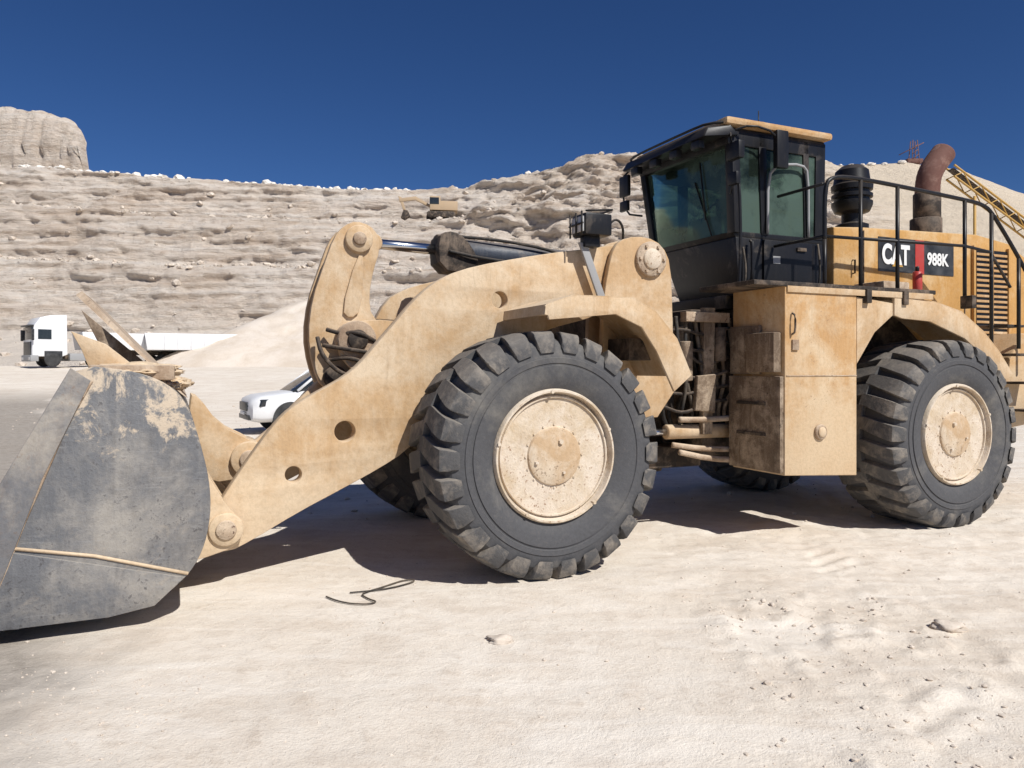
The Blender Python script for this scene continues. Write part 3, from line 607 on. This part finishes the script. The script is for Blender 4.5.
# ------------------------------------------------------------------ QUARRY HILL (benched rock face, parametric profile swept along x)
HX=[-200,-67.0,-50,-21,-12,-5,3,12.5,20,30,52,62,70,82,110,200]
HZ=[33,32.3,30.7,28.9,28.9,30,31.5,34.0,34.6,34,33.5,34,33.0,28.5,24,20]
EX=[-200,-90,-82,-78.5,-76.0,-74.0,-73.2,-72.7,200]
EZ=[15,14.5,14,12.8,11.8,9.4,6.5,0,0]
PT=[0,.06,.20,.36,.42,.58,.65,.82,.88,.92,.955,.975,1.0]
PY=[-.10,.05,.27,.345,.43,.495,.62,.685,.80,.88,1.03,1.06,1.10]
PZ=[-.08,.01,.15,.43,.455,.70,.73,.94,.965,1.0,1.0,1.0,1.0]
def hill_p(x,t,disp=True):
    H=float(np.interp(x,HX,HZ)); E=float(np.interp(x,EX,EZ))
    pale=sstep(42,56,x)
    w=.018*math.sin(x*.11)+.040*noise.noise(Vector((x*.035,7,1)))+.014*noise.noise(Vector((x*.14,3,8)))+.006*noise.noise(Vector((x*.5,3,8)))
    k=math.sin(math.pi*min(1,t/.92))
    tt=min(.9199,max(0,t+w*k)) if t<.92 else t
    yf=float(np.interp(tt,PT,PY)); zf=float(np.interp(tt,PT,PZ))
    if t<.92:
        lin=t/.92
        yf=yf*(1-pale)+pale*(-.10+.98*lin); zf=zf*(1-pale)+pale*(-.08+1.08*lin)
        ex=0
    else:
        ex=E*float(np.interp(t,[.92,.955,.975,1.],[0,.02,.95,1.0]))
    y=70+54.5*yf; z=1.6+(H-1.6)*zf+ex
    if disp:
        mid=sstep(-14,-2,x)*(1-sstep(38,46,x))
        rk=sstep(.10,.24,t)*(1-.85*pale)
        edge=1-.8*math.exp(-((t-.93)/.025)**2)
        tb=noise.turbulence(Vector((x*.12,z*.34,y*.10)),4,True,amplitude_scale=.55,frequency_scale=2.2)
        tb2=noise.turbulence(Vector((x*.40,z*1.0,y*.25)),3,True,amplitude_scale=.55,frequency_scale=2.2)
        y-=rk*((1.1+1.5*mid)*(tb-.5)+(.45+.35*mid)*(tb2-.5)+(1.1+1.2*mid)*noise.fractal(Vector((x*.06,z*.14,4)),.9,2.1,3)+.6*noise.noise(Vector((x*.03,3,z*1.3))))
        z+=rk*edge*((.15+.6*mid)*noise.fractal(Vector((x*.2,y*.2,9)),.9,2.1,4)+(.22+.25*mid)*(tb2-.5))
        z+=(1-rk)*.12*fr(x,y,.5,3,2)
        if ex>1:
            z+=.5*noise.fractal(Vector((x*.25,y*.25,2)),.9,2.1,3); y-=1.5*(noise.turbulence(Vector((x*.3,z*.4,1)),3,True)-.5)
    return x,y,z
m,nt,bs=_nt('quarry_rock')
co=nt.nodes.new('ShaderNodeTexCoord').outputs['Object']
sx=nt.nodes.new('ShaderNodeSeparateXYZ'); nt.links.new(co,sx.inputs[0])
a=noise_n(nt,co,.07,5,.62,.6); b=noise_n(nt,scalev(nt,co,(.16,.16,2.4)),.55,7,.76,.5); c=noise_n(nt,scalev(nt,co,(1,1,1.9)),.8,7,.78)
col=mixc(nt,mrange(nt,a,.35,.65),(.63,.52,.42),(.74,.65,.56))
col=mixc(nt,mrange(nt,b,.51,.60,0,.6),col,(.80,.73,.65))
col=mixc(nt,mrange(nt,b,.47,.34,0,.70),col,(.47,.35,.26))
col=mixc(nt,mrange(nt,c,.54,.66,0,.60),col,(.42,.31,.23))
col=mixc(nt,mrange(nt,c,.45,.34,0,.4),col,(.82,.76,.69))
g=nt.nodes.new('ShaderNodeNewGeometry'); sz=nt.nodes.new('ShaderNodeSeparateXYZ'); nt.links.new(g.outputs['Normal'],sz.inputs[0])
col=mixc(nt,mrange(nt,sz.outputs[2],.72,.95,0,.5),col,(.77,.695,.605))
pl=mrange(nt,sx.outputs[0],40,54,0,.9)
col=mixc(nt,pl,col,(.76,.64,.49))
col=mixc(nt,mrange(nt,sx.outputs[2],9,4,0,.8),col,(.75,.665,.57))
nt.links.new(col,bs.inputs['Base Color']); bs.inputs['Roughness'].default_value=.95; bs.inputs['Specular IOR Level'].default_value=.1
bump(nt,bs,math_n(nt,'ADD',b,math_n(nt,'MULTIPLY',c,1.2)),.9,.65); M['rock']=m
xs=list(np.arange(-200,-108,3.))+list(np.arange(-105,104,.36))+list(np.arange(104,220,3.))
ts=list(np.linspace(0,.20,16,endpoint=False))+list(np.linspace(.20,.92,160,endpoint=False))+list(np.linspace(.92,.98,26,endpoint=False))+[.98,.985,.99,1.0]
gridmesh('quarry_hill',[hill_p(x,t) for t in ts for x in xs],len(xs),len(ts),M['rock'],True)
M['pile']=dusty('crushed_stone',(.60,.51,.41),(.70,.62,.53),.6,rough=.95,scale=.4,top=0,speck=.3,speckc=(.4,.3,.23),streak=0,grime=.2)
def pile(px,py,R,hh,seed):
    nr,na=34,72; pts=[]
    for i in range(nr):
        q=i/(nr-1)
        for j in range(na):
            t=2*math.pi*j/(na-1); rr_=R*q*(1+.10*math.sin(2*t+seed)+.05*math.sin(5*t+seed))
            x,y=px+rr_*math.cos(t),py+rr_*math.sin(t)
            f=1-q; z=base_z(0,62)-.3+hh*(f*1.0-.06*math.exp(-(q/.08)**2))+.22*fr(px+R*q*math.cos(t),py+R*q*math.sin(t),.6,4,seed)
            pts.append((x,y,z))
    return gridmesh('stone_pile',pts,na,nr,M['pile'])
pile(-17.2,67,13.2,6.9,1); pile(-6,72,10,5,3); pile(33,66,13,7,4)

# stones ---------------------------------------------------------
def rocks(name,items,mat,sub=1,amp=.35):
    bm=bmesh.new(); bmesh.ops.create_icosphere(bm,subdivisions=sub,radius=1)
    bv=np.array([v.co[:] for v in bm.verts]); bf=np.array([[v.index for v in f.verts] for f in bm.faces]); bm.free()
    rs=np.random.RandomState(5); V=[];F=[];k=0
    for (x,y,z,s) in items:
        q=bv*(1+amp*(rs.rand(len(bv),1)-.5)*2)*(s*np.array([rs.uniform(.8,1.3),rs.uniform(.8,1.3),rs.uniform(.5,.85)]))
        t=rs.uniform(0,6.28); c_,s_=math.cos(t),math.sin(t)
        q=np.stack([q[:,0]*c_-q[:,1]*s_,q[:,0]*s_+q[:,1]*c_,q[:,2]],1)+np.array([x,y,z])
        V.append(q);F.append(bf+k);k+=len(bv)
    me=D.meshes.new(name); me.from_pydata(np.concatenate(V).tolist(),[],np.concatenate(F).tolist())
    return mkobj(name,me,mat)
M['stone']=dusty('pale_stone',(.50,.42,.34),(.68,.60,.51),.5,rough=.95,scale=3,top=.4,speck=.3,streak=0)
M['boulder']=dusty('white_boulder',(.66,.60,.52),(.82,.79,.73),.6,rough=.95,scale=1.2,top=.3,speck=.2,streak=0)
def rim(x):
    return max((hill_p(x,t) for t in (.86,.875,.89,.905,.915,.925,.935)),key=lambda q:q[2]/q[1])
it=[]; x=-72
while x<-15:
    s=random.uniform(.35,.8); q=rim(x); it.append((x,q[1]+random.uniform(-.3,.3),q[2]+s*.4,s)); x+=s*random.uniform(1.2,2.3)
while x<62:
    s=random.uniform(.2,.6); q=rim(x); it.append((x,q[1],q[2]+s*.2,s)); x+=random.uniform(1.,4.)
rocks('boulder_row',it,M['boulder'],2,.25)
it=[]
for i in range(1800):
    x=random.uniform(-100,45); t=random.choice((random.uniform(.05,.22),random.uniform(.36,.43),random.uniform(.58,.66),random.uniform(.15,.9)))
    q=hill_p(x,t); s=.08+.5*random.random()**4; it.append((x,q[1],q[2]+.05,s))
rocks('fallen_rocks',it,M['stone'],1,.3)
it=[]
def addst(n,xa,xb,ya,yb,s0,s1):
    for i in range(n):
        x=random.uniform(xa,xb); y=random.uniform(ya,yb); s=s0+(s1-s0)*random.random()**4; it.append((x,y,ground_z(x,y)+s*.2,s))
addst(2200,-5,8,2,13,.003,.014)
addst(350,1.2,2.7,3.4,5.6,.004,.020)
addst(250,.9,2.3,2.4,3.4,.003,.013)
addst(600,-3,-1.6,2.3,4.2,.003,.011)
addst(500,-20,12,8,30,.02,.05)
rocks('gravel',it,M['stone'])
def stone(x,y,s,seed):
    return heap('stone',(x,y,ground_z(x,y)+s*.12),s,s*.7,s*.32,M['stone'],None,.5,seed,3)
stone(-.07,4.60,.085,3); stone(2.83,4.86,.11,9)
cp=[(-1.35,5.45),(-1.20,5.30),(-1.02,5.27),(-.95,5.33),(-1.05,5.42),(-1.12,5.52),(-1.0,5.72),(-.85,5.95),(-.75,5.92),(-.82,5.80),(-.98,5.66),(-1.2,5.55)]
tube('loose_cable',[(x,y,ground_z(x,y)+.012) for x,y in chaikin(cp,2,False)],.006,M['hose'],None,1,6)

# ------------------------------------------------------------------ SUV
def loft(name,st,mat,parent,n=20,pw=4.):
    bm=bmesh.new(); prev=None
    for (x,hw,z0,z1) in st:
        ring=[]
        for i in range(n):
            t=2*math.pi*i/n; c_,s_=math.cos(t),math.sin(t)
            ring.append(bm.verts.new((x,hw*math.copysign(abs(c_)**(2/pw),c_),(z0+z1)/2+(z1-z0)/2*math.copysign(abs(s_)**(2/pw),s_))))
        if prev:
            for k in range(n): bm.faces.new((prev[k],prev[(k+1)%n],ring[(k+1)%n],ring[k]))
        else: bm.faces.new(ring)
        prev=ring
    bm.faces.new(prev); o=from_bm(name,bm,mat,parent); autosmooth(o.data,45); return o
car=empty('parked_suv',(-6.85,19.2,.02),math.radians(30))
loft('body',[(0,.55,.45,.78),(.06,.78,.32,.90),(.25,.88,.28,.98),(.9,.92,.28,1.06),(1.4,.93,.28,1.10),(3.9,.93,.28,1.12),(4.45,.90,.30,1.08),(4.62,.82,.40,.98)],M['white'],car,24,5)
loft('greenhouse',[(1.05,.74,1.02,1.08),(1.75,.70,1.0,1.58),(2.3,.69,1.0,1.66),(3.6,.69,1.0,1.64),(4.3,.66,1.0,1.5),(4.5,.74,1.0,1.1)],M['cglass'],car,24,5)
loft('roof_skin',[(1.85,.55,1.60,1.635),(2.3,.62,1.64,1.70),(3.6,.62,1.62,1.685),(4.2,.56,1.53,1.57)],M['white'],car,20,4)
for s in (-1,1):
    for k,(x0,z0,x1,z1) in enumerate(((1.15,1.08,1.85,1.62),(2.55,1.08,2.55,1.66),(3.5,1.08,3.5,1.65),(4.45,1.08,4.25,1.5))):
        tube('pillar_%d_%d'%(s,k),[(x0,s*.80,z0),(x1,s*.66,z1)],.035,M['white'],car,0)
    for x in (.95,3.65):
        lathe('tyre_%d_%d'%(s,int(x*10)),[(-.11,.2),(-.11,.33),(-.08,.36),(.08,.36),(.11,.33),(.11,.2)],(x,s*.84,.36),M['tyreb'],car,n=32)
        lathe('alloy_%d_%d'%(s,int(x*10)),[(-.115,.22),(-.115,.05),(.115,.05),(.115,.22)],(x,s*.84,.36),M['grey'],car,n=24)
        lathe('arch_%d_%d'%(s,int(x*10)),[(-.1,.43),(.1,.43)],(x,s*.835,.38),M['tyreb'],car,n=32)
    hexa('headlight_%d'%s,[(-.02,s*.46,.68),(.22,s*.90,.70),(.35,s*.88,.70),(.2,s*.46,.68),(.02,s*.48,.82),(.26,s*.90,.88),(.45,s*.86,.88),(.25,s*.46,.82)],M['cglass'],car,.01)
    box('mirror_%d'%s,1.5,1.62,min(s*.93,s*1.12),max(s*.93,s*1.12),1.05,1.20,M['white'],car,.03)
    box('sill_%d'%s,1.4,3.2,min(s*.90,s*.945),max(s*.90,s*.945),.28,.42,M['decal'],car,.01)
    for k,x in enumerate((1.55,2.6,3.55)): box('door_gap_%d_%d'%(s,k),x,x+.012,min(s*.925,s*.938),max(s*.925,s*.938),.45,1.0,M['decal'],car,0)
box('grille',-.05,.10,-.42,.42,.58,.80,M['decal'],car,.02); box('lower_intake',-.03,.08,-.6,.6,.36,.48,M['decal'],car,.02)
box('number_plate',-.06,-.04,-.25,.25,.48,.56,M['dwhite'],car,.004)
# ------------------------------------------------------------------ TRUCKS
def truck(name,loc,rz,cab=True):
    t=empty(name,loc,rz)
    if cab:
        plate('cab_shell',[(0,.75),(0,2.0),(.12,3.0),(.5,3.55),(1.2,3.75),(2.2,3.8),(2.25,.9),(1.9,.75)],-1.22,1.22,M['white'],t,bev=.06)
        box('windshield',-.03,.10,-1.08,1.08,1.95,2.85,M['cglass'],t,.03); box('grille',-.05,.05,-.95,.95,.80,1.80,M['decal'],t,.03)
        box('bumper',-.12,.4,-1.23,1.23,.4,.85,M['grey'],t,.05)
        box('sun_visor',-.18,.2,-1.15,1.15,2.9,3.02,M['decal'],t,.02)
        box('chassis',.5,6.6,-.45,.45,.6,.95,M['dark'],t,.02)
        for s in (-1,1):
            box('side_window_%d'%s,.35,1.2,s*1.235-.01,s*1.235+.01,2.0,2.7,M['cglass'],t,0)
            box('wheel_arch_%d'%s,.75,1.9,s*1.23-.02,s*1.23+.02,.45,1.15,M['decal'],t,.01)
            box('mirror_%d'%s,-.1,.05,s*1.45-.1,s*1.45+.1,1.9,2.7,M['decal'],t,.02)
            box('lamp_%d'%s,-.14,-.10,s*.9-.2,s*.9+.2,.5,.7,M['lamp'],t,.02)
            box('fuel_tank_%d'%s,2.4,3.6,min(s*.7,s*1.2),max(s*.7,s*1.2),.45,1.0,M['grey'],t,.08)
            for x in (1.3,4.6,5.9): lathe('tyre_%d_%d'%(s,int(x*10)),[(-.15,.3),(-.15,.45),(-.12,.5),(.12,.5),(.15,.45),(.15,.3),(.1,.28),(.1,.0)],(x,s*1.12,.5),M['tyreb'],t,n=28)
    plate('trailer_body',[(3.4,1.3),(12.2,1.3),(12.4,2.6),(3.2,2.6)],-1.25,1.25,M['white'],t,bev=.04)
    for i in range(8): box('trailer_rib_%d'%i,4.6+i*.95,4.7+i*.95,-1.31,1.31,1.32,2.55,M['white'],t,.02)
    for x in (9.0,10.3,11.6):
        for s in (-1,1): lathe('trailer_tyre_%d_%d'%(s,int(x*10)),[(-.15,.3),(-.15,.45),(-.12,.5),(.12,.5),(.15,.45),(.15,.3)],(x,s*1.05,.5),M['tyreb'],t,n=28)
    box('trailer_frame',6.5,12,-.5,.5,.95,1.28,M['dark'],t,.02)
    return t
truck('white_truck',(-35.0,54.2,1.76),math.radians(46))
truck('semi_trailer',(-31.6,57.2,1.78),math.radians(26),False)
# ------------------------------------------------------------------ distant excavator on bench
def excavator(name,loc,rz,mat):
    e=empty(name,loc,rz)
    for s in (-1,1): plate('track_%d'%s,[(-1.9,.2),(-1.6,0),(1.6,0),(1.9,.2),(1.9,.6),(1.6,.8),(-1.6,.8),(-1.9,.6)],s*1.1-.3,s*1.1+.3,M['dark'],e,bev=.03)
    box('house',-1.2,2.2,-1.3,1.3,.95,2.2,mat,e,.08); box('cab',-1.5,-.1,-1.35,-.3,.95,2.8,mat,e,.06); box('cab_window',-1.53,-.3,-1.38,-.6,1.7,2.6,M['cglass'],e,.02)
    plate('boom',[(-.8,1.6),(-3.4,3.0),(-5.6,2.6),(-5.5,2.2),(-3.4,2.5),(-.6,1.2)],.1,.5,mat,e)
    plate('stick',[(-5.7,3.0),(-5.2,2.8),(-4.6,.9),(-4.9,.8)],.15,.45,mat,e)
    plate('digging_bucket',[(-5.0,1.1),(-4.4,1.0),(-4.1,.3),(-4.8,-.2),(-5.3,.1)],-.2,.8,M['dark'],e)
    return e
M['oldyel']=simple('dusty_excavator_paint',(.46,.33,.20),.7)
q=hill_p(-9.6,.64,True); excavator('excavator',(q[0],q[1]-.5,q[2]+.3),math.radians(8),M['oldyel'])
# ------------------------------------------------------------------ conveyor on right-hand slope
cv=empty('conveyor')
p0=Vector((45,77,21.9)); p1=Vector((66,84,11))
for s in (-.7,.7):
    off=Vector((0,s,0))
    cyl('chord_top_%d'%int(s*10),p0+off+Vector((0,0,.45)),p1+off+Vector((0,0,.45)),.11,M['yellow'],cv,8); cyl('chord_low_%d'%int(s*10),p0+off-Vector((0,0,.7)),p1+off-Vector((0,0,.7)),.11,M['yellow'],cv,8)
    for i in range(18):
        a=p0.lerp(p1,i/18)+off; b=p0.lerp(p1,(i+1)/18)+off
        cyl('brace_%d_%d'%(int(s*10),i),a+Vector((0,0,.45 if i%2 else -.7)),b+Vector((0,0,-.7 if i%2 else .45)),.06,M['yellow'],cv,6)
bm=bmesh.new(); bm.faces.new([bm.verts.new(p) for p in (p0+Vector((0,-.6,.2)),p0+Vector((0,.6,.2)),p1+Vector((0,.6,.2)),p1+Vector((0,-.6,.2)))]); from_bm('belt',bm,M['dark'],cv)
for f in (.15,.5,.85):
    q=p0.lerp(p1,f); cyl('leg_%d'%int(f*100),(q.x,q.y,-1),(q.x,q.y,q.z-.7),.15,M['yellow'],cv,8)
ms=empty('lattice_mast')
q=hill_p(64.5,.93); mx,my,mz=q[0],q[1],q[2]-1
tube('mast_legs',[[(mx+a,my+b,mz),(mx+a*.5,my+b*.5,mz+5.5)] for a in (-.7,.7) for b in (-.7,.7)]+[[(mx-.7+.05*i,my-.7+.05*i,mz+i*.8),(mx+.65-.05*i,my-.65+.05*i,mz+.8+i*.8)] for i in range(6)]+[[(mx-2.4,my,mz+3.2),(mx+1.6,my,mz+5.2)]],.07,M['rust'],ms,0)
box('mast_platform',mx-1.3,mx+1.2,my-.6,my+.6,mz+1.8,mz+2.5,M['rust'],ms,.05)
# ------------------------------------------------------------------ LIGHT / SKY / CAMERA
trav=Vector((-.682,.79,-1.08)); trav.normalize()
sun=D.lights.new('sun','SUN'); sun.energy=5.0; sun.angle=math.radians(.5); sun.color=(1,.975,.93)
so=D.objects.new('sun',sun); so.rotation_euler=trav.to_track_quat('-Z','Y').to_euler(); scene.collection.objects.link(so)
w=D.worlds.new('World'); scene.world=w; w.use_nodes=True
nt=w.node_tree; bg=nt.nodes['Background']
sk=nt.nodes.new('ShaderNodeTexSky'); sk.sky_type='NISHITA'; sk.sun_disc=False
el=math.asin(-trav.z); sk.sun_elevation=el; sk.sun_rotation=math.atan2(-trav.x,-trav.y)
sk.altitude=2500; sk.air_density=.9; sk.dust_density=.12; sk.ozone_density=6
hsv=nt.nodes.new('ShaderNodeHueSaturation'); hsv.inputs['Saturation'].default_value=1.15; hsv.inputs['Hue'].default_value=.508; hsv.inputs['Value'].default_value=.9; nt.links.new(sk.outputs[0],hsv.inputs['Color'])
nt.links.new(hsv.outputs[0],bg.inputs[0]); bg.inputs[1].default_value=.078
cam=D.cameras.new('camera'); cam.sensor_width=36; cam.lens=750/1024*36; cam.shift_y=-16/1024; cam.clip_end=5000; cam.clip_start=.1
cao=D.objects.new('camera',cam); cao.location=(0,0,1.68); cao.rotation_euler=(math.pi/2,0,0); scene.collection.objects.link(cao); scene.camera=cao
scene.view_settings.view_transform='Standard'; scene.view_settings.look='None'; scene.view_settings.exposure=0
